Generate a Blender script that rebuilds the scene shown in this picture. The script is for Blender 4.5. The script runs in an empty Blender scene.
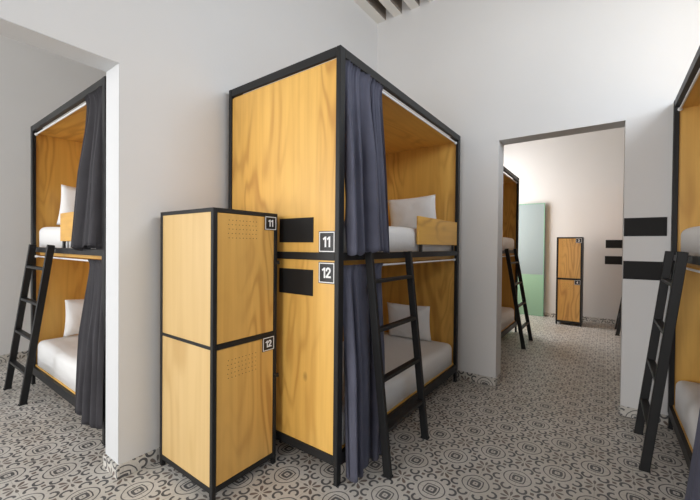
import bpy, bmesh, math, random
from mathutils import Vector, Matrix, noise

scene = bpy.context.scene
COL = scene.collection
PI = math.pi
random.seed(7)

# ------------------------------------------------------------------ room figures (metres)
CAM_H = 1.38
YW, YWB = 2.307, 2.49            # wall with the wide opening, near and far face
XJ = 0.882                       # jamb of the wide opening
XB, XBB = 3.70, 3.90             # wall with the doorway, near and far face
DY0, DY1, DZ = -0.1055, 0.882, 2.4385
YR = -1.475                      # wall behind the right-hand bunk
XFAR = 8.12
YLF = 5.66
ZBEAM, ZCEIL = 4.09, 4.26
XBACK = -3.6

# ------------------------------------------------------------------ object helpers
def link(o):
    COL.objects.link(o)
    return o

def mesh_obj(name, bm, mats, parent=None, smooth=None):
    me = bpy.data.meshes.new(name)
    bmesh.ops.recalc_face_normals(bm, faces=bm.faces[:])
    bm.to_mesh(me)
    bm.free()
    if not isinstance(mats, (list, tuple)):
        mats = [mats]
    for m in mats:
        me.materials.append(m)
    if smooth:
        me.polygons.foreach_set('use_smooth', [True] * len(me.polygons))
        if smooth < 3:
            me.set_sharp_from_angle(angle=smooth)
    o = link(bpy.data.objects.new(name, me))
    if parent is not None:
        o.parent = parent
    return o

def tag(o, label, cat, group=None):
    o['label'] = label
    o['category'] = cat
    if group:
        o['group'] = group
    return o

def thing(name, label, cat, M, group=None):
    o = link(bpy.data.objects.new(name, None))
    o.empty_display_size = 0.1
    o.matrix_world = M
    return tag(o, label, cat, group)

def structure(name, bm, m):
    o = mesh_obj(name, bm, m)
    o['kind'] = 'structure'
    return o

def box(bm, x0, x1, y0, y1, z0, z1, mi=0, bev=0.0, seg=2):
    r = bmesh.ops.create_cube(bm, size=1.0)
    vs = r['verts']
    sx, sy, sz = abs(x1 - x0), abs(y1 - y0), abs(z1 - z0)
    for v in vs:
        v.co = Vector(((x0 + x1) / 2 + v.co.x * sx, (y0 + y1) / 2 + v.co.y * sy, (z0 + z1) / 2 + v.co.z * sz))
    fs = list({f for v in vs for f in v.link_faces})
    for f in fs:
        f.material_index = mi
    if bev > 0:
        es = list({e for v in vs for e in v.link_edges})
        r2 = bmesh.ops.bevel(bm, geom=es, offset=min(bev, sx * .45, sy * .45, sz * .45), segments=seg, affect='EDGES', profile=0.5)
        for f in r2['faces']:
            f.material_index = mi
    return bm

def bx(*a, **k):
    return box(bmesh.new(), *a, **k)

def bar(bm, p0, p1, w, d, side, bev=0.003, mi=0):
    """a rectangular tube from p0 to p1; w along the direction 'side', d across it"""
    p0, p1 = Vector(p0), Vector(p1)
    ax = (p1 - p0)
    L = ax.length
    ax.normalize()
    s = Vector(side)
    s = (s - ax * s.dot(ax)).normalized()
    t = ax.cross(s)
    r = bmesh.ops.create_cube(bm, size=1.0)
    vs = r['verts']
    for v in vs:
        v.co = p0 + ax * (v.co.z + .5) * L + s * v.co.x * w + t * v.co.y * d
    for f in {f for v in vs for f in v.link_faces}:
        f.material_index = mi
    if bev:
        es = list({e for v in vs for e in v.link_edges})
        bmesh.ops.bevel(bm, geom=es, offset=bev, segments=1, affect='EDGES')
    return bm

def rod(bm, p0, p1, r, n=12):
    p0, p1 = Vector(p0), Vector(p1)
    ax = (p1 - p0).normalized()
    s = ax.orthogonal().normalized()
    t = ax.cross(s)
    a = [bm.verts.new(p0 + (s * math.cos(2 * PI * i / n) + t * math.sin(2 * PI * i / n)) * r) for i in range(n)]
    b = [bm.verts.new(p1 + (s * math.cos(2 * PI * i / n) + t * math.sin(2 * PI * i / n)) * r) for i in range(n)]
    for i in range(n):
        j = (i + 1) % n
        bm.faces.new((a[i], a[j], b[j], b[i]))
    bm.faces.new(a[::-1])
    bm.faces.new(b)
    return bm

# ------------------------------------------------------------------ node helpers
class NT:
    def __init__(self, name):
        self.m = bpy.data.materials.new(name)
        self.m.use_nodes = True
        self.t = self.m.node_tree
        self.bsdf = self.t.nodes['Principled BSDF']

    def n(self, kind, **kw):
        nd = self.t.nodes.new(kind)
        for k, v in kw.items():
            setattr(nd, k, v)
        return nd

    def put(self, sock, v):
        if isinstance(v, bpy.types.NodeSocket):
            self.t.links.new(v, sock)
        else:
            sock.default_value = v

    def f(self, op, *a):
        nd = self.n('ShaderNodeMath', operation=op)
        for i, v in enumerate(a):
            self.put(nd.inputs[i], v)
        return nd.outputs[0]

    def mix(self, fac, a, b, blend='MIX'):
        nd = self.n('ShaderNodeMix', data_type='RGBA', blend_type=blend)
        self.put(nd.inputs[0], fac)
        for s, v in ((nd.inputs[6], a), (nd.inputs[7], b)):
            self.put(s, v if isinstance(v, bpy.types.NodeSocket) else (*v, 1))
        return nd.outputs[2]

    def coord(self, kind='Object'):
        return self.n('ShaderNodeTexCoord').outputs[kind]

    def mapping(self, vec, scale=(1, 1, 1), loc=(0, 0, 0), rot=(0, 0, 0)):
        nd = self.n('ShaderNodeMapping')
        self.put(nd.inputs['Vector'], vec)
        nd.inputs['Scale'].default_value = scale
        nd.inputs['Location'].default_value = loc
        nd.inputs['Rotation'].default_value = rot
        return nd.outputs[0]

    def noise(self, vec, scale, detail=3, rough=.55, dist=0.0):
        nd = self.n('ShaderNodeTexNoise')
        self.put(nd.inputs['Vector'], vec)
        nd.inputs['Scale'].default_value = scale
        nd.inputs['Detail'].default_value = detail
        nd.inputs['Roughness'].default_value = rough
        nd.inputs['Distortion'].default_value = dist
        return nd.outputs['Fac']

    def ramp(self, fac, stops):
        nd = self.n('ShaderNodeValToRGB')
        self.put(nd.inputs[0], fac)
        e = nd.color_ramp.elements
        while len(e) < len(stops):
            e.new(.5)
        for i, (p, c) in enumerate(stops):
            e[i].position = p
            e[i].color = (*c, 1)
        return nd.outputs[0]

    def rng(self, v, a, b, c, d):
        nd = self.n('ShaderNodeMapRange')
        self.put(nd.inputs[0], v)
        for i, x in enumerate((a, b, c, d)):
            self.put(nd.inputs[i + 1], x)
        return nd.outputs[0]

    def bump(self, h, strength=.2, dist=.01):
        nd = self.n('ShaderNodeBump')
        nd.inputs['Strength'].default_value = strength
        nd.inputs['Distance'].default_value = dist
        self.put(nd.inputs['Height'], h)
        self.t.links.new(nd.outputs[0], self.bsdf.inputs['Normal'])

    def col(self, c):
        self.put(self.bsdf.inputs['Base Color'], c if isinstance(c, bpy.types.NodeSocket) else (*c, 1))

    def set(self, **k):
        for a, v in k.items():
            self.put(self.bsdf.inputs[a.replace('_', ' ')], v)
        return self.m

def simple(name, c, rough=.5, metal=0.0, **k):
    t = NT(name)
    t.col(c)
    return t.set(Roughness=rough, Metallic=metal, **k)

def plaster(name, c):
    t = NT(name)
    co = t.coord()
    big = t.noise(co, 0.9, 4, .6)
    t.col(t.mix(t.rng(big, .3, .7, 0, 1), tuple(x * .965 for x in c), c))
    t.bump(t.noise(co, 45, 4, .6), .06, .01)
    return t.set(Roughness=.75)

def plywood(name, axis, light, mid, dark, cathedral=1.0):
    """pine plywood: wavy growth-ring figure drawn out along the grain, with a few knots"""
    t = NT(name)
    co = t.coord()
    rnd = t.n('ShaderNodeObjectInfo').outputs['Random']
    off = t.n('ShaderNodeVectorMath', operation='ADD')
    t.put(off.inputs[0], co)
    cmb = t.n('ShaderNodeCombineXYZ')
    t.put(cmb.inputs[0], t.f('MULTIPLY', rnd, 17.0))
    t.put(cmb.inputs[1], t.f('MULTIPLY', rnd, 9.0))
    t.put(cmb.inputs[2], t.f('MULTIPLY', rnd, 5.0))
    t.put(off.inputs[1], cmb.outputs[0])
    v = off.outputs[0]
    sc = {'z': (1, 1, .22), 'x': (.22, 1, 1), 'y': (1, .22, 1)}[axis]
    fine = {'z': (1, 1, .03), 'x': (.03, 1, 1), 'y': (1, .03, 1)}[axis]
    stretched = t.mapping(v, sc)
    warp = t.noise(stretched, 3.4, 2.0, .45, .35)
    rings = t.f('SINE', t.f('MULTIPLY', warp, 62.0 * cathedral))
    rings = t.rng(rings, -1, 1, 0, 1)
    band = t.noise(t.mapping(v, fine), 22, 3, .6)
    soft = t.noise(stretched, 1.6, 2, .5)
    patch = t.rng(t.noise(t.mapping(v, sc, loc=(3.1, 1.7, .4)), 2.3, 1), .42, .62, .12, 1)
    base = t.mix(t.rng(soft, .3, .7, 0, 1), light, mid)
    base = t.mix(t.f('MULTIPLY', t.f('MULTIPLY', t.f('POWER', rings, 2.2), patch), .55), base, dark)
    base = t.mix(t.f('MULTIPLY', t.rng(band, .4, .75, 0, 1), .28), base, dark)
    vor = t.n('ShaderNodeTexVoronoi')
    t.put(vor.inputs['Vector'], t.mapping(v, tuple(.6 if s < 1 else 1 for s in sc)))
    vor.inputs['Scale'].default_value = 1.9
    knot = t.rng(vor.outputs['Distance'], .0, .045, .75, 0)
    base = t.mix(knot, base, tuple(x * .28 for x in dark))
    t.col(base)
    t.set(Roughness=.42, Coat_Weight=.12, Coat_Roughness=.3)
    return t.m

def cement_tile(name, kind):
    """patterned cement tile: ringed medallions and eight-petal flowers on alternate corners of a 20 cm tile"""
    t = NT(name)
    sep = t.n('ShaderNodeSeparateXYZ')
    t.put(sep.inputs[0], t.coord())
    X, Y, Z = sep.outputs
    if kind == 'floor':
        gx = t.f('DIVIDE', t.f('SUBTRACT', X, 2.1), .2)
        gy = t.f('DIVIDE', t.f('SUBTRACT', Y, .98), .1878)
    elif kind == 'x':
        gx = t.f('DIVIDE', t.f('SUBTRACT', X, 2.1), .2)
        gy = t.f('DIVIDE', t.f('ADD', Z, .012), .2)
    else:
        gx = t.f('DIVIDE', t.f('SUBTRACT', Y, .98), .2)
        gy = t.f('DIVIDE', t.f('ADD', Z, .012), .2)
    # lattice turned by 45 degrees: cell centre = medallion, cell corner = flower
    a = t.f('MULTIPLY', t.f('ADD', gx, gy), .5)
    b = t.f('MULTIPLY', t.f('SUBTRACT', gx, gy), .5)
    pa = t.f('MULTIPLY', t.f('SUBTRACT', t.f('FRACT', t.f('ADD', a, .5)), .5), 2.0)
    pb = t.f('MULTIPLY', t.f('SUBTRACT', t.f('FRACT', t.f('ADD', b, .5)), .5), 2.0)
    A = t.f('ABSOLUTE', pa)
    B = t.f('ABSOLUTE', pb)
    hi = t.f('MAXIMUM', A, B)
    lo = t.f('MINIMUM', A, B)

    def length(x, y):
        return t.f('SQRT', t.f('ADD', t.f('MULTIPLY', x, x), t.f('MULTIPLY', y, y)))

    def ring(d, r, w):
        return t.f('LESS_THAN', t.f('ABSOLUTE', t.f('SUBTRACT', d, r)), w)

    def below(d, r):
        return t.f('LESS_THAN', d, r)

    def both(x, y):
        return t.f('MULTIPLY', x, y)

    def either(*s):
        r = s[0]
        for q in s[1:]:
            r = t.f('MAXIMUM', r, q)
        return r

    r = length(A, B)
    dia = t.f('ADD', A, B)
    # rounded square: blend of the diamond and the circle
    sq = t.f('ADD', t.f('MULTIPLY', dia, .55), t.f('MULTIPLY', r, .45))
    centre = either(ring(sq, .20, .066), below(sq, .035))
    inner = ring(sq, .375, .030)
    lobe = t.f('ADD', r, t.f('MULTIPLY', t.f('MULTIPLY', A, B), -.16))
    outer = ring(lobe, .535, .023)
    # scrolls opening towards the medallion, with a bulb at one end
    du, dv = t.f('SUBTRACT', hi, .755), t.f('SUBTRACT', lo, .315)
    dc = length(du, dv)
    arc = ring(dc, .178, .050)
    keep = t.f('LESS_THAN', t.f('ADD', t.f('MULTIPLY', du, -.93), t.f('MULTIPLY', dv, -.37)), .085)
    scroll = both(arc, keep)
    bulb = below(length(t.f('SUBTRACT', hi, .635), t.f('SUBTRACT', lo, .435)), .055)
    scroll = either(scroll, bulb)
    dot = below(t.f('ADD', t.f('SUBTRACT', 1.0, hi), lo), .105)
    # flower at the corner
    tt, ss = t.f('SUBTRACT', 1.0, hi), t.f('SUBTRACT', 1.0, lo)
    pet1 = below(length(t.f('DIVIDE', t.f('SUBTRACT', ss, .27), .175), t.f('DIVIDE', tt, t.f('ADD', .020, t.f('MULTIPLY', ss, .17)))), 1.0)
    d1 = t.f('MULTIPLY', t.f('ADD', ss, tt), .7071)
    d2 = t.f('MULTIPLY', t.f('SUBTRACT', ss, tt), .7071)
    pet2 = below(length(t.f('DIVIDE', t.f('SUBTRACT', d1, .24), .145), t.f('DIVIDE', d2, t.f('ADD', .018, t.f('MULTIPLY', d1, .14)))), 1.0)
    dark = either(centre, scroll, outer, inner)
    rust = either(dot, pet1)
    # worn print: a cloudy mask thins the pigment
    co = t.coord()
    wear = t.rng(t.noise(co, 3.2, 4, .65), .3, .72, .85, 1.0)
    stain = t.noise(co, 1.1, 5, .6)
    cream = t.mix(t.rng(stain, .3, .72, 0, 1), (.48, .445, .39), (.69, .67, .635))
    speck = t.noise(co, 90, 2, .5)
    cream = t.mix(t.rng(speck, .45, .8, 0, .35), cream, (.40, .37, .33))
    c = t.mix(t.f('MULTIPLY', dark, t.f('MULTIPLY', wear, .93)), cream, (.022, .024, .034))
    c = t.mix(t.f('MULTIPLY', pet2, .8), c, (.060, .050, .046))
    c = t.mix(t.f('MULTIPLY', rust, t.f('MULTIPLY', wear, .88)), c, (.075, .038, .026))
    # joints between tiles
    jx = t.f('ABSOLUTE', t.f('SUBTRACT', t.f('FRACT', t.f('ADD', gx, .5)), .5))
    jy = t.f('ABSOLUTE', t.f('SUBTRACT', t.f('FRACT', t.f('ADD', gy, .5)), .5))
    joint = t.f('LESS_THAN', t.f('MINIMUM', jx, jy), .006)
    c = t.mix(t.f('MULTIPLY', joint, .45), c, (.16, .14, .12))
    t.col(c)
    t.set(Roughness=t.rng(stain, .3, .7, .34, .5), Specular_IOR_Level=.4)
    return t.m

def fabric(name, c1, c2, sheen=.1):
    t = NT(name)
    co = t.coord()
    t.col(t.mix(t.rng(t.noise(co, 5, 3), .3, .7, 0, 1), c1, c2))
    t.bump(t.noise(t.mapping(co, (1, 1, .25)), 420, 2), .08, .002)
    return t.set(Roughness=.8, Sheen_Weight=sheen, Sheen_Roughness=.4)

def linen(name, c):
    t = NT(name)
    co = t.coord()
    t.col(c)
    t.bump(t.noise(co, 6.5, 3, .5, .6), .35, .02)
    return t.set(Roughness=.85, Sheen_Weight=.15)

M = {}
M['wall'] = plaster('wall plaster', (.69, .685, .68))
M['paint'] = plaster('white paint', (.60, .605, .61))
M['beam'] = plaster('painted beam', (.74, .725, .69))
M['old_wood'] = NT('old ceiling boards')
_t = M['old_wood']
_c = _t.coord()
_t.col(_t.ramp(_t.noise(_t.mapping(_c, (.3, 3, 1)), 6, 5, .65), [(.3, (.14, .11, .09)), (.7, (.36, .32, .28))]))
_t.set(Roughness=.85)
M['old_wood'] = _t.m
M['floor'] = cement_tile('patterned cement tile floor', 'floor')
M['tile_x'] = cement_tile('patterned cement tile plinth along', 'x')
M['tile_y'] = cement_tile('patterned cement tile plinth across', 'y')
PL, PM, PD = (.80, .48, .118), (.73, .40, .078), (.40, .165, .025)
M['ply_z'] = plywood('pine plywood upright', 'z', PL, PM, PD)
M['ply_x'] = plywood('pine plywood lengthwise', 'x', PL, PM, PD)
M['ply_door'] = plywood('pine plywood door', 'z', (.78, .47, .135), (.68, .37, .085), (.36, .145, .028), 1.25)
M['ply_pale'] = plywood('pale plywood side', 'z', (.68, .475, .215), (.60, .40, .155), (.46, .27, .085), .55)
M['steel'] = simple('black powder coated steel', (.015, .015, .0155), .45, 0.0, Specular_IOR_Level=.3)
M['white_rod'] = simple('white curtain rod', (.80, .80, .80), .35)
M['chalk'] = simple('matt black panel', (.010, .0095, .0095), .6, 0.0, Specular_IOR_Level=.25)
M['plate'] = simple('black number plate', (.012, .012, .013), .35)
M['ink'] = simple('white numerals', (.85, .85, .85), .5)
M['curtain'] = fabric('slate grey curtain', (.145, .148, .205), (.185, .188, .255))
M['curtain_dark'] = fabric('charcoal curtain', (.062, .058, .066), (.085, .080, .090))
M['linen'] = linen('white bed linen', (.80, .79, .775))
M['pillow'] = linen('white pillowcase', (.82, .81, .795))
M['hole'] = simple('drilled hole', (.05, .03, .015), .9)
M['frost'] = simple('frosted grey glass', (.29, .36, .38), .32, Specular_IOR_Level=.5)
M['mint'] = simple('mint green glass', (.30, .50, .36), .28, Specular_IOR_Level=.5)
M['edge_green'] = simple('green glass edge', (.22, .42, .30), .25)
M['rubber'] = simple('black rubber', (.015, .015, .015), .8)
M['frame_white'] = simple('white window frame', (.8, .8, .8), .5)

# ------------------------------------------------------------------ setting
structure('floor', bx(XBACK, XFAR, YR, YLF, -.08, 0), M['floor'])
# wall with the wide opening (its line continues behind the doorway)
W2 = (6.60, 7.80, .95, 3.3)
bm = bx(XJ, W2[0], YW, YWB, 0, ZCEIL)
box(bm, W2[1], XFAR, YW, YWB, 0, ZCEIL)
box(bm, W2[0], W2[1], YW, YWB, 0, W2[2])
box(bm, W2[0], W2[1], YW, YWB, W2[3], ZCEIL)
box(bm, -1.9, XJ, YW, YWB, 2.432, ZCEIL)
box(bm, XBACK, -1.9, YW, YWB, 0, ZCEIL)
structure('wall_left', bm, M['wall'])
# white painted reveal of the wide opening
bm = bx(XJ - .004, XJ, YW + .0005, YWB - .0005, .085, 2.428)
box(bm, -1.9, XJ, YW + .0005, YWB - .0005, 2.428, 2.432)
structure('trim_1', bm, M['paint'])
# wall with the doorway
bm = bx(XB, XBB, DY1, YW, 0, ZCEIL)
box(bm, XB, XBB, YR, DY0, 0, ZCEIL)
box(bm, XB, XBB, DY0, DY1, DZ, ZCEIL)
structure('wall_back', bm, M['wall'])
# right wall with a tall window and an added high opening for fill light
W1 = (-1.05, 1.15, .35, 3.1)
W_FILL = (1.3, 2.9, 2.62, 3.7)  # made-up high opening, added to get more light into the bunk
bm = bx(XBACK, W1[0], YR - .2, YR, 0, ZCEIL)
box(bm, W1[1], W_FILL[0], YR - .2, YR, 0, ZCEIL)
box(bm, W_FILL[1], XFAR, YR - .2, YR, 0, ZCEIL)
box(bm, W_FILL[0], W_FILL[1], YR - .2, YR, 0, W_FILL[2])
box(bm, W_FILL[0], W_FILL[1], YR - .2, YR, W_FILL[3], ZCEIL)
box(bm, W1[0], W1[1], YR - .2, YR, 0, W1[2])
box(bm, W1[0], W1[1], YR - .2, YR, W1[3], ZCEIL)
structure('wall_right', bm, M['wall'])
structure('wall_far', bx(XFAR, XFAR + .2, YR - .2, YWB, 0, ZCEIL), M['wall'])
# rear wall with a window
W3 = (.1, 2.2, .5, 3.6)
bm = bx(XBACK - .2, XBACK, YR - .2, W3[0], 0, ZCEIL)
box(bm, XBACK - .2, XBACK, W3[1], YWB, 0, ZCEIL)
box(bm, XBACK - .2, XBACK, W3[0], W3[1], 0, W3[2])
box(bm, XBACK - .2, XBACK, W3[0], W3[1], W3[3], ZCEIL)
structure('wall_rear', bm, M['wall'])
# the room beyond the wide opening
W4 = (3.0, 5.2, .3, 3.1)
structure('wall_side_far', bx(XBACK - .2, 3.6, YLF, YLF + .2, 0, ZCEIL), M['wall'])
structure('wall_side_inner', bx(3.4, 3.6, YWB, YLF, 0, ZCEIL), M['wall'])
bm = bx(XBACK - .2, XBACK, YWB, W4[0], 0, ZCEIL)
box(bm, XBACK - .2, XBACK, W4[1], YLF, 0, ZCEIL)
box(bm, XBACK - .2, XBACK, W4[0], W4[1], 0, W4[2])
box(bm, XBACK - .2, XBACK, W4[0], W4[1], W4[3], ZCEIL)
structure('wall_side_window', bm, M['wall'])

def window(idx, axis, plane, a0, a1, z0, z1):
    bm = bmesh.new()
    def bb(u0, u1, w0, w1):
        if axis == 'x':
            box(bm, u0, u1, plane - .03, plane + .03, w0, w1)
        else:
            box(bm, plane - .03, plane + .03, u0, u1, w0, w1)
    t = .05
    bb(a0, a0 + t, z0, z1); bb(a1 - t, a1, z0, z1)
    bb(a0 + t, a1 - t, z0, z0 + t); bb(a0 + t, a1 - t, z1 - t, z1)
    m = (a0 + a1) / 2
    bb(m - .025, m + .025, z0 + t, z1 - t)
    structure('window_%d' % idx, bm, M['frame_white'])
window(1, 'x', YR - .1, *W1)
window(2, 'x', YW + .12, *W2)
window(3, 'y', XBACK - .1, *W3)
window(4, 'y', XBACK - .1, *W4)
window(5, 'x', YR - .1, *W_FILL)  # frame of the added high opening

# ceiling: old boards above painted beams that run to the doorway wall
structure('ceiling', bx(XBACK - .2, XFAR + .2, YR - .2, YLF + .2, ZCEIL, ZCEIL + .1), M['old_wood'])
k = 2
y = YW
while y > YR:
    w = .118 if k == 2 else .104
    bm = bx(XBACK, XB, max(y - w, YR), y, ZBEAM, ZCEIL)
    for f in bm.faces:
        f.material_index = 0 if f.calc_center_median().z < ZBEAM + .01 else 1
    structure('trim_%d' % k, bm, [M['beam'], M['old_wood']])
    y -= (.228 if k == 2 else .2225)
    k += 1
structure('trim_%d' % k, bx(XBACK, 3.4, YWB, YLF, ZCEIL - .06, ZCEIL), M['beam']); k += 1
structure('trim_%d' % k, bx(XBB, XFAR, YR, YW, ZCEIL - .06, ZCEIL), M['beam'])

# tiled plinths
H, T = .078, .012
structure('baseboard_left', bx(XJ, XB - T, YW - T, YW, 0, H), M['tile_x'])
structure('baseboard_jamb', bx(XJ - T, XJ, YW - T, YWB + T, 0, H), M['tile_y'])
structure('baseboard_left_inner', bx(XJ, 3.4, YWB, YWB + T, 0, H), M['tile_x'])
bm = bx(XB - T, XB, DY1, YW - T, 0, H)
structure('baseboard_back', bm, M['tile_y'])
structure('baseboard_back_right', bx(XB - T, XB, YR, DY0, 0, H), M['tile_y'])
structure('baseboard_door_left', bx(XB, XBB, DY1 - T, DY1, 0, H), M['tile_x'])
structure('baseboard_door_right', bx(XB, XBB, DY0, DY0 + T, 0, H), M['tile_x'])
structure('baseboard_far', bx(XFAR - T, XFAR, YR, YW, 0, H), M['tile_y'])
structure('baseboard_side_far', bx(XBACK, 3.4, YLF - T, YLF, 0, H), M['tile_x'])
structure('baseboard_right', bx(XBACK, XB - T, YR, YR + T, 0, H), M['tile_x'])

# ------------------------------------------------------------------ numerals (drawn as strokes)
GLYPH = {
    '1': ([[(.06, .80), (.24, .93)], [(.33, 1.0), (.33, 0)]], .44),
    '2': ([[(.04, .74), (.08, .90), (.20, .985), (.36, .985), (.50, .90), (.53, .74), (.47, .58), (.30, .38), (.05, .06)], [(.03, .06), (.58, .06)]], .64),
    '4': ([[(.42, 0), (.42, 1.0), (.03, .30), (.60, .30)]], .64),
    '3': ([[(.05, .90), (.22, 1.0), (.42, .95), (.50, .78), (.42, .58), (.24, .53), (.44, .48), (.53, .28), (.44, .06), (.22, 0), (.04, .10)]], .6),
}
def stroke(bm, pts, w, place, mi):
    for k, ((x0, y0), (x1, y1)) in enumerate(zip(pts[:-1], pts[1:])):
        d = Vector((x1 - x0, y1 - y0))
        if d.length < 1e-6:
            continue
        d.normalize()
        nrm = Vector((-d.y, d.x)) * w / 2
        e = d * w * .35
        q = [(x0 - e.x + nrm.x, y0 - e.y + nrm.y), (x0 - e.x - nrm.x, y0 - e.y - nrm.y), (x1 + e.x - nrm.x, y1 + e.y - nrm.y), (x1 + e.x + nrm.x, y1 + e.y + nrm.y)]
        lo = [bm.verts.new(place(a, b, 0)) for a, b in q]
        hi = [bm.verts.new(place(a, b, 1 + .16 * k)) for a, b in q]
        fs = [bm.faces.new(hi), bm.faces.new(lo[::-1])]
        for i in range(4):
            j = (i + 1) % 4
            fs.append(bm.faces.new((lo[i], lo[j], hi[j], hi[i])))
        for f in fs:
            f.material_index = mi

def number_plate(text, cx, cz, w, h, to, parent):
    """plate with a white line border and numeral; to(a, b, c): a across, b up, c outward (metres)"""
    bm = bmesh.new()
    def slab(a0, a1, b0, b1, c0, c1, mi):
        vs = [bm.verts.new(to(a, b, c)) for c in (c0, c1) for a, b in ((a0, b0), (a1, b0), (a1, b1), (a0, b1))]
        for q in ((0, 1, 2, 3), (4, 5, 6, 7), (0, 1, 5, 4), (1, 2, 6, 5), (2, 3, 7, 6), (3, 0, 4, 7)):
            f = bm.faces.new([vs[i] for i in q])
            f.material_index = mi
    a0, a1, b0, b1 = cx - w / 2, cx + w / 2, cz - h / 2, cz + h / 2
    slab(a0, a1, b0, b1, 0, .004, 0)
    g, l = w * .035, w * .045
    e0, e1 = .004, .0052
    slab(a0 + g, a1 - g, b1 - g - l, b1 - g, e0, e1, 1)
    slab(a0 + g, a1 - g, b0 + g, b0 + g + l, e0, e1, 1)
    slab(a0 + g, a0 + g + l, b0 + g + l, b1 - g - l, e0, e1, 1)
    slab(a1 - g - l, a1 - g, b0 + g + l, b1 - g - l, e0, e1, 1)
    size = h * .43
    gap = .12
    tot = sum(GLYPH[c][1] for c in text) + gap * (len(text) - 1)
    x = cx - tot * size / 2
    for c in text:
        strokes, adv = GLYPH[c]
        for i, s in enumerate(strokes):
            stroke(bm, s, .20, (lambda a, b, c_, x=x, i=i: to(x + a * size, cz - size / 2 + b * size, .0042 + c_ * (.0012 + .0003 * i))), 1)
        x += (adv + gap) * size
    o = mesh_obj('number_plate', bm, [M['plate'], M['ink']], parent)
    o['label'] = 'black plate with a white border and the number ' + text
    return o

# ------------------------------------------------------------------ bunk beds
BL, BD, BH = 2.015, 1.037, 2.516
def place(x, y, rz):
    return Matrix.Translation((x, y, 0)) @ Matrix.Rotation(rz, 4, 'Z')

def bunk(label, Mx, L=BL, board=(1.055, BL - .055), plates=None):
    """local frame: u along the open side, v into the bed, z up"""
    root = thing('bunk_bed', label, 'bunk bed', Mx, 'black framed plywood bunk beds')
    pw, pd = .05, .032
    for u0 in (0, L - pw):
        for v0 in (0, BD - pd):
            b = bx(u0, u0 + pw, v0, v0 + pd, .110, BH, bev=.003, seg=1)
            box(b, u0 + .006, u0 + pw - .006, v0 + .004, v0 + pd - .004, .006, .110)
            p = mesh_obj('post', b, M['steel'], root)
            fb = bx(u0 + .004, u0 + pw - .004, v0 + .002, v0 + pd - .002, 0, .008)
            mesh_obj('foot', fb, M['rubber'], p)
    def ringframe(name, z0, z1, s0=None, s1=None):
        b = bx(pw, L - pw, 0.002, .034, s0 or z0, s1 or z1, bev=.002, seg=1)
        box(b, pw, L - pw, BD - .034, BD - .002, s0 or z0, s1 or z1, bev=.002, seg=1)
        box(b, .002, .022, pd, BD - pd, z0, z1, bev=.002, seg=1)
        box(b, L - .022, L - .002, pd, BD - pd, z0, z1, bev=.002, seg=1)
        mesh_obj(name, b, M['steel'], root)
    ringframe('top_rail', 2.462, BH)
    ringframe('middle_rail', 1.295, 1.3405)
    ringframe('bottom_rail', .112, .166, .104, .178)
    for z0, z1 in ((.166, 1.295), (1.338, 2.450)):
        for u0 in (.012, L - .026):
            mesh_obj('end_panel', bx(u0, u0 + .014, pd, BD - pd, z0, z1), M['ply_z'], root)
        mesh_obj('back_panel', bx(pw, L - pw, BD - .028, BD - .014, z0, z1), M['ply_z'], root)
    mesh_obj('roof_panel', bx(.024, L - .024, .044, BD - .03, 2.4502, 2.4618), M['ply_x'], root)
    mesh_obj('slat_deck', bx(.036, L - .036, .025, BD - .036, .1781, .192), M['ply_x'], root)
    mesh_obj('slat_deck', bx(.036, L - .036, .036, BD - .036, 1.318, 1.337), M['ply_x'], root)
    mesh_obj('slat_deck', bx(.052, L - .052, .060, .10, 1.266, 1.317), M['ply_x'], root)
    for z in (2.438, 1.252):
        b = rod(bmesh.new(), (.050, .032, z), (L - .050, .032, z), .0075)
        r = mesh_obj('curtain_rod', b, M['white_rod'], root, smooth=1.0)
        for u0 in (.050, L - .056):
            b = rod(bmesh.new(), (u0, .032, z), (u0 + .006, .032, z), .014, 16)
            mesh_obj('socket', b, M['white_rod'], r, smooth=1.0)
    g = mesh_obj('guard_board', bx(board[0], board[1], .006, .024, 1.398, 1.630, bev=.004), M['ply_x'], root)
    for u0 in (board[0] + .05, board[1] - .11):
        mesh_obj('bracket', bx(u0, u0 + .035, .008, .022, 1.338, 1.399), M['steel'], g)
    if plates:
        to = lambda a, b, c: Vector((.012 - c, a, b))
        def flip(a, b, c): return Vector((.012 - c, -a, b))
        for n, z in zip(plates, (1.4035, 1.222)):
            number_plate(n, -.0955, z, .124, .126, flip, root)
        for z0, z1 in ((1.400, 1.552), (1.076, 1.234)):
            mesh_obj('marker_panel', bx(.0085, .012, .203, .496, z0, z1), M['chalk'], root)
    return root

def local_obj(name, bm, mats, Mx, off, smooth=None, rot=None):
    o = mesh_obj(name, bm, mats, None, smooth)
    m = Mx @ Matrix.Translation(off)
    if rot is not None:
        m = m @ rot
    o.matrix_world = m
    return o

def mattress(label, Mx, z0, L=BL, top=.195):
    u0, u1, v0, v1 = .055, L - .055, (.041 if z0 > 1 else .030), BD - .045
    cu, cv = (u0 + u1) / 2, (v0 + v1) / 2
    bm = bx(u0 - cu, u1 - cu, v0 - cv, v1 - cv, 0, top)
    es = [e for e in bm.edges if max(v.co.z for v in e.verts) > top * .5]
    bmesh.ops.bevel(bm, geom=es, offset=.055, segments=5, affect='EDGES', profile=.5)
    bmesh.ops.subdivide_edges(bm, edges=[e for e in bm.edges if e.calc_length() > .3], cuts=14, use_grid_fill=True)
    for v in bm.verts:
        n = noise.noise(Vector((v.co.x * 2.2 + z0, v.co.y * 2.2, z0 * 3)))
        if v.co.z > top * .5:
            v.co.z += .010 * n
        v.co.y += .006 * noise.noise(Vector((v.co.x * 3, v.co.z * 6, 1 + z0)))
    o = local_obj('mattress', bm, M['linen'], Mx, (cu, cv, z0), smooth=3.2)
    return tag(o, label, 'mattress', 'white bunk mattresses')

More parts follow.
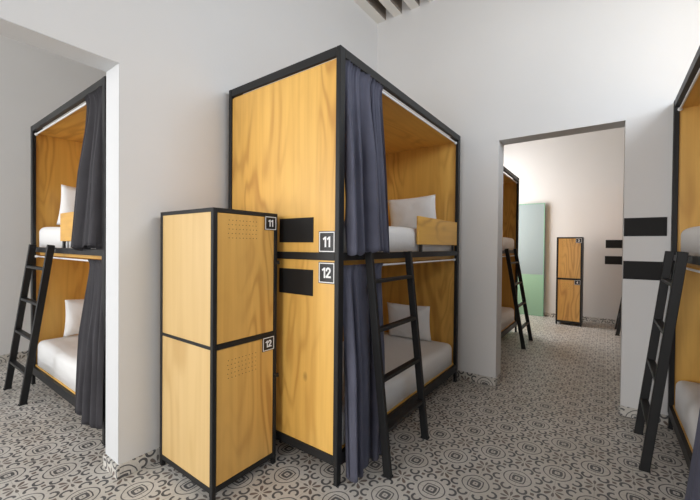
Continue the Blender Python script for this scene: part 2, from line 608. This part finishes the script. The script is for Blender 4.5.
def pillow(label, Mx, off, rot, w=.50, h=.40, t=.15):
    bm = bmesh.new()
    N = 22
    front, back = {}, {}
    for i in range(N + 1):
        for j in range(N + 1):
            x, y = 2 * i / N - 1, 2 * j / N - 1
            th = (max(0, 1 - abs(x) ** 2.6) * max(0, 1 - abs(y) ** 2.6)) ** .42
            px = x * w / 2 * (1 - .05 * (1 - y * y))
            py = y * h / 2 * (1 - .06 * (1 - x * x))
            wr = .008 * noise.noise(Vector((x * 2.4 + w * 9, y * 2.4, h * 5 + off[0])))
            edge = i in (0, N) or j in (0, N)
            z = th * t / 2 + (0 if edge else wr)
            front[i, j] = bm.verts.new((px, py, z if not edge else 0))
            back[i, j] = front[i, j] if edge else bm.verts.new((px, py, -th * t / 2 + wr))
    for i in range(N):
        for j in range(N):
            bm.faces.new((front[i, j], front[i + 1, j], front[i + 1, j + 1], front[i, j + 1]))
            q = [back[i, j], back[i, j + 1], back[i + 1, j + 1], back[i + 1, j]]
            try:
                bm.faces.new(q)
            except ValueError:
                pass
    o = local_obj('pillow', bm, M['pillow'], Mx, off, smooth=3.2, rot=rot)
    return tag(o, label, 'pillow', 'white pillows on the bunks')

def curtain(label, Mx, top, bot, zt, zb, vt, vb, folds, seed, mat, amp=.024, vmid=None):
    rr = random.Random(seed)
    ph = [rr.uniform(0, 6.28) for _ in range(6)]
    NU, NV = folds * 22, 34
    u_c = (top[0] + top[1]) / 2
    bm = bmesh.new()
    grid = []
    for j in range(NV + 1):
        t = j / NV
        row = []
        for i in range(NU + 1):
            s = i / NU
            sw = s + (.04 * math.sin(2 * PI * s * 1.5 + ph[0]) + .025 * math.sin(2 * PI * 3 * s + ph[1])) * math.sin(PI * s)
            e = t ** 1.4
            u = (top[0] + (top[1] - top[0]) * sw) * (1 - e) + (bot[0] + (bot[1] - bot[0]) * sw) * e
            tt = t ** .7
            v = vt + (vb - vt) * t
            p = 2 * PI * folds * s + .9 * math.sin(2 * PI * s * 1.3 + ph[5])
            a = amp * (.28 + .95 * min(1, t * 2.0)) * (.8 + .4 * math.sin(2 * PI * 1.7 * s + ph[2]))
            drift = .6 * math.sin(2.2 * t + ph[3] + 3 * s)
            v += a * (1.05 - 2.1 * abs(math.sin((p + drift) / 2)) ** .8 + .22 * math.sin(2 * p + ph[4] + 1.5 * t))
            u += .55 * a * math.cos(p + drift + .6)
            g = math.exp(-t * 26)
            v += .006 * g * math.sin(p * 3.0 + ph[5]) - .020 * math.exp(-t * 45)
            v += .004 * math.exp(-t * 7) * math.sin(p * 3.0 + ph[2])
            z = zt + (zb - zt) * t
            z += .012 * t * math.sin(p + ph[1]) + .012 * t * math.sin(2 * PI * s + ph[3])
            row.append(bm.verts.new((u - u_c, v - vt, z - zb)))
        grid.append(row)
    for j in range(NV):
        for i in range(NU):
            bm.faces.new((grid[j][i], grid[j][i + 1], grid[j + 1][i + 1], grid[j + 1][i]))
    # cloth thickness and a stitched heading band
    geom = bmesh.ops.solidify(bm, geom=bm.faces[:], thickness=.0022)
    o = local_obj('curtain', bm, mat, Mx, (u_c, vt, zb), smooth=3.2)
    return tag(o, label, 'curtain', 'dark fabric bunk curtains')

def ladder(label, Mx, ua, ub, v_foot=-.185, v_top=-.034, ztop=1.365, shift=0.0):
    """two black tube rails leaning on the middle rail, four flat treads"""
    uc = (ua + ub) / 2
    root = thing('ladder', label, 'ladder', Mx @ Matrix.Translation((uc, v_foot, 0)), 'black metal bunk ladders')
    hw = (ub - ua) / 2
    dv = v_top - v_foot
    f = Vector((0, 0, .004))
    top = Vector((shift, dv, ztop))
    for sx in (-hw, hw):
        b = bar(bmesh.new(), f + Vector((sx, 0, 0)), top + Vector((sx, 0, 0)), .030, .050, (1, 0, 0))
        r = mesh_obj('rail', b, M['steel'], root)
        c = bx(sx - .018, sx + .018, -.028, .028, 0, .012)
        mesh_obj('foot', c, M['rubber'], r)
        hk = bx(sx + shift - .012, sx + shift + .012, dv - .0, dv + .033, 1.3385, 1.344)
        mesh_obj('hook', hk, M['steel'], r)
    for z in (.265, .56, .86, 1.16):
        q = z / ztop
        a = Vector((-hw + .014 + shift * q, dv * q, z))
        b = Vector((hw - .014 + shift * q, dv * q, z))
        mesh_obj('rung', bar(bmesh.new(), a, b, .046, .022, (0, 1, 0)), M['steel'], root)
    return root

RX = lambda a: Matrix.Rotation(a, 4, 'X')
RY = lambda a: Matrix.Rotation(a, 4, 'Y')
RZ = lambda a: Matrix.Rotation(a, 4, 'Z')

def upright(yaw, lean, roll=0.0):
    """pillow standing with its face along -u (yaw 0), leaning back by 'lean'"""
    return RZ(yaw) @ RY(lean) @ RZ(PI / 2) @ RX(PI / 2) @ RZ(roll)

# --- bunk with plates 11 and 12
MA = place(1.586, 1.231, 0)
bunk('black steel and plywood bunk bed with numbers 11 and 12 on its end panel', MA, plates=('11', '12'))
mattress('white mattress on the upper bed of the bunk numbered 11 and 12', MA, 1.3405)
mattress('white mattress on the lower bed of the bunk numbered 11 and 12', MA, .193, top=.207)
pillow('white pillow on the upper bed of the bunk numbered 11, above the plywood guard board', MA, (BL - .20, .435, 1.722), upright(.16, -.16, -.06), .52, .355)
pillow('white pillow standing on the lower bed of the bunk numbered 12', MA, (BL - .20, .465, .588), upright(.06, -.14, 0), .49, .38)
curtain('slate grey curtain drawn aside on the upper bed of the bunk numbered 11', MA, (.054, .480), (.066, .530), 2.458, 1.345, .026, -.030, 5, 3, M['curtain'], .034)
curtain('slate grey curtain on the lower bed of bunk 12, hanging nearly to the floor', MA, (.060, .505), (.034, .43), 1.268, .045, .026, -.044, 5, 11, M['curtain'], .036)
ladder('black ladder leaning on the middle rail of the bunk numbered 11 and 12', MA, .262, .797, ztop=1.345)

# --- right-hand bunk, cut by the frame
MR = place(3.684, -.3965, PI)
bunk('plywood bunk bed cut off by the right edge of the photo', MR)
mattress('white mattress on the upper bed of the bunk at the right edge', MR, 1.3405)
mattress('white mattress on the lower bed of the bunk at the right edge', MR, .193, top=.215)
curtain('dark curtain on the lower bed of the bunk at the bottom right corner', MR, (1.45, 1.95), (1.12, 1.95), 1.268, .03, .026, -.034, 7, 5, M['curtain'])
ladder('black ladder leaning on the bunk at the right edge, beside the doorway', MR, .275, .822, -.19, -.034)

# --- bunk in the room beyond the wide opening
LL = 1.80
ML = place(.965, 4.562, -PI / 2)
bunk('plywood bunk bed seen through the wide opening at left', ML, L=LL, board=(.86, LL - .06))
mattress('white mattress on the upper bed of the bunk seen through the left opening', ML, 1.3405, LL)
mattress('white mattress on the lower bed of the bunk seen through the left opening', ML, .193, LL, top=.235)
pillow('white pillow on the upper bed of the bunk through the left opening', ML, (.20, .43, 1.745), upright(PI - .05, -.14, .06), .52, .40)
pillow('white pillow on the lower bed of the bunk through the left opening', ML, (.20, .46, .632), upright(PI, -.12, 0), .50, .38)
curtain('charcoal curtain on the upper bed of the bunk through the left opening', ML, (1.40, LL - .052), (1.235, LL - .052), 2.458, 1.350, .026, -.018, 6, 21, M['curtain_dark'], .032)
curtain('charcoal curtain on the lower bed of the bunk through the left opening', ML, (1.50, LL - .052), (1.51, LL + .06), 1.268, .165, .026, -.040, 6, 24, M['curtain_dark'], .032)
ladder('black ladder leaning on the bunk seen through the left opening', ML, .0, .545, -.165, -.034, shift=.235)

# --- bunk in the room beyond the doorway
MF = place(4.30, 1.18, 0)
bunk('plywood bunk bed in the room beyond the doorway', MF, board=(.055, .97))
mattress('white mattress on the upper bed of the bunk beyond the doorway', MF, 1.3405)
mattress('white mattress on the lower bed of the bunk beyond the doorway', MF, .193, top=.21)
ladder('black ladder leaning on the bunk beyond the doorway', MF, .99, 1.56, -.275, -.040)

# --- ladder at the right of the far room, mostly behind the doorway wall
MG = place(8.05, -.3965, PI)
bunk('plywood bunk bed at the right side of the far room, behind the doorway wall', MG)
ladder('black ladder at right in the far room, half hidden by the doorway edge', MG, .45, 1.0, -.25, -.046)

# ------------------------------------------------------------------ lockers
def locker(label, Mx, W, D, Hh, nums, zmid, latch=True, side='ply_pale'):
    """local frame: door face at y = 0, x across the door, y into the locker"""
    root = thing('locker', label, 'locker', Mx, 'two-door plywood lockers')
    p = .025
    for x0 in (0, W - p):
        for y0 in (0, D - p):
            q = mesh_obj('post', bx(x0, x0 + p, y0, y0 + p, .006, Hh, bev=.002, seg=1), M['steel'], root)
            mesh_obj('foot', bx(x0 + .003, x0 + p - .003, y0 + .003, y0 + p - .003, 0, .008), M['rubber'], q)
    def ring(name, z0, z1):
        b = bx(p, W - p, .001, p - .004, z0, z1)
        box(b, p, W - p, D - p + .004, D - .001, z0, z1)
        box(b, .001, p - .004, p, D - p, z0, z1)
        box(b, W - p + .004, W - .001, p, D - p, z0, z1)
        mesh_obj(name, b, M['steel'], root)
    zb = .045
    ring('top_rail', Hh - .022, Hh)
    ring('bottom_rail', zb, zb + .03)
    mb = bx(p, W - p, .001, p - .004, zmid - .014, zmid + .014)
    mesh_obj('middle_rail', mb, M['steel'], root)
    for x0 in (.0005, W - .012):
        mesh_obj('side_rail', bx(x0, x0 + .0115, p, D - p, zmid - .011, zmid + .007), M['steel'], root)
    for z0, z1 in ((zb + .03, zmid - .011), (zmid + .007, Hh - .022)):
        for x0 in (.004, W - .016):
            mesh_obj('side_panel', bx(x0, x0 + .012, p, D - p, z0, z1), M[side], root)
        mesh_obj('back_panel', bx(p, W - p, D - .018, D - .006, z0, z1), M['ply_pale'], root)
    mesh_obj('top_panel', bx(p, W - p, p, D - p, Hh - .016, Hh - .004), M['ply_x'], root)
    for i, (z0, z1) in enumerate(((zmid + .017, Hh - .025), (zb + .033, zmid - .017))):
        d = mesh_obj('door', bx(p + .003, W - p - .003, .003, .019, z0, z1, bev=.0015, seg=1), M['ply_door'], root)
        w, h = .092, .086
        if nums:
            number_plate(nums[i], W - p - w / 2 + .014 * (1 if i == 0 else 0.2), z1 - h / 2 + .006, w, h, lambda a, b, c: Vector((a, .003 - c, b)), d)
        hb = bmesh.new()
        cols, rows = 9, 5
        for a in range(cols):
            for c in range(rows):
                x = .095 + a * .0235 + (.0 if c % 2 else .004)
                z = z1 - .036 - c * .0245
                if i == 1:
                    z -= .035
                ccl = bmesh.ops.create_circle(hb, cap_ends=True, segments=8, radius=.0027)
                for v in ccl['verts']:
                    v.co = Vector((x + v.co.x, .0026, z + v.co.y))
        if nums:
            mesh_obj('vent_holes', hb, M['hole'], d)
        else:
            hb.free()
        if latch:
            zl = z1 - .28 if i == 0 else z1 - .25
            mesh_obj('latch', bx(W - p - .002, W + .012, -.010, .003, zl - .012, zl + .012, bev=.002, seg=1), M['steel'], d)
    return root

locker('plywood locker numbered 11 and 12 standing by the wall at left of the bunk', place(1.087, 1.682, 0), .450, .565, 1.578, ('11', '12'), .828)
locker('plywood locker against the far wall of the room beyond the doorway', place(7.42, .748, -PI / 2), .395, .45, 1.578, ('3', '4'), .828, latch=False, side='steel')

# ------------------------------------------------------------------ black wall panels
def wall_panel(label, x, y0, y1, z0, z1, group):
    cy, cz = (y0 + y1) / 2, (z0 + z1) / 2
    o = mesh_obj('wall_panel', bx(-.004, 0, y0 - cy, y1 - cy, z0 - cz, z1 - cz), M['chalk'])
    o.location = (x, cy, cz)
    return tag(o, label, 'sign', group)
wall_panel('upper black rectangle on the white wall between doorway and right bunk', XB, -.375, -.1075, 1.483, 1.632, 'black panels beside the doorway')
wall_panel('lower black rectangle on the white wall, partly behind the right bunk ladder', XB, -.375, -.1075, 1.132, 1.280, 'black panels beside the doorway')
wall_panel('upper small black rectangle on the far wall beyond the doorway', XFAR, -.26, .028, 1.390, 1.540, 'black panels on the far wall')
wall_panel('lower small black rectangle on the far wall beyond the doorway', XFAR, -.26, .036, 1.090, 1.242, 'black panels on the far wall')

# ------------------------------------------------------------------ glass panel in the far room
g = thing('glass_panel', 'tall panel of frosted grey and mint green glass by the far wall', 'glass panel', Matrix.Translation((8.06, 1.46, 0)))
mesh_obj('upper_pane', bx(-.006, .006, -.42, .42, .84, 2.270), M['frost'], g)
mesh_obj('lower_pane', bx(-.006, .006, -.42, .42, .012, .838), M['mint'], g)
b = bx(-.012, .012, -.435, -.42, 0, 2.285)
box(b, -.012, .012, .42, .435, 0, 2.285)
box(b, -.012, .012, -.42, .42, 2.270, 2.285)
box(b, -.012, .012, -.42, .42, 0, .012)
mesh_obj('frame', b, M['edge_green'], g)

# ------------------------------------------------------------------ daylight and an added high fill light
def area(name, loc, rot, sx, sy, power, col):
    l = bpy.data.lights.new(name, 'AREA')
    l.shape = 'RECTANGLE'
    l.size, l.size_y = sx, sy
    l.energy = power
    l.color = col
    o = link(bpy.data.objects.new(name, l))
    o.location = loc
    o.rotation_euler = rot
    return o

area('window_light_right', ((W1[0] + W1[1]) / 2, YR - .06, (W1[2] + W1[3]) / 2), (PI / 2, 0, 0), W1[1] - W1[0] - .1, W1[3] - W1[2] - .1, 14, (.85, .925, 1.0))
area('window_light_high', ((W_FILL[0] + W_FILL[1]) / 2, YR - .06, (W_FILL[2] + W_FILL[3]) / 2), (PI / 2 - .55, 0, 0), W_FILL[1] - W_FILL[0] - .1, W_FILL[3] - W_FILL[2] - .1, 64, (.84, .92, 1.0))  # added fill that brightens the bunk interior, behind the made-up opening
area('window_light_far', ((W2[0] + W2[1]) / 2, YW + .08, (W2[2] + W2[3]) / 2), (-PI / 2, 0, 0), W2[1] - W2[0] - .1, W2[3] - W2[2] - .1, 84, (1.0, .985, .975))
area('window_light_rear', (XBACK - .06, (W3[0] + W3[1]) / 2, (W3[2] + W3[3]) / 2), (0, -PI / 2, 0), W3[3] - W3[2] - .1, W3[1] - W3[0] - .1, 122, (1.0, .975, .945))
area('window_light_side', (XBACK - .06, (W4[0] + W4[1]) / 2, (W4[2] + W4[3]) / 2), (0, -PI / 2, 0), W4[3] - W4[2] - .1, W4[1] - W4[0] - .1, 150, (.97, .985, 1.0))

w = bpy.data.worlds.new('World')
scene.world = w
w.use_nodes = True
w.node_tree.nodes['Background'].inputs[0].default_value = (.75, .85, 1, 1)
w.node_tree.nodes['Background'].inputs[1].default_value = .6

# ------------------------------------------------------------------ camera
F_PX, YAW, PITCH, ROLL = 354.2147, .6284, -.011, .0096
fw = Vector((math.cos(YAW), math.sin(YAW), 0))
rt = Vector((math.sin(YAW), -math.cos(YAW), 0))
up = Vector((0, 0, 1))
fwd = fw * math.cos(PITCH) + up * math.sin(PITCH)
upp = up * math.cos(PITCH) - fw * math.sin(PITCH)
cr, sr = math.cos(ROLL), math.sin(ROLL)
right = rt * cr + upp * sr
top = upp * cr - rt * sr
cam = bpy.data.cameras.new('Camera')
co = link(bpy.data.objects.new('Camera', cam))
R = Matrix((right, top, -fwd)).transposed().to_4x4()
co.matrix_world = Matrix.Translation((0, 0, CAM_H)) @ R
cam.sensor_width = 36
cam.sensor_fit = 'HORIZONTAL'
cam.lens = F_PX / 700 * 36
cam.clip_start = .02
scene.camera = co

vs = scene.view_settings
scene.display_settings.display_device = 'sRGB'
vs.view_transform = 'Standard'
vs.look = 'None'
vs.exposure = 0.0
vs.gamma = 1.0
vs.use_curve_mapping = False
scene.cycles.use_denoising = True
scene.cycles.max_bounces = 10
scene.cycles.diffuse_bounces = 6
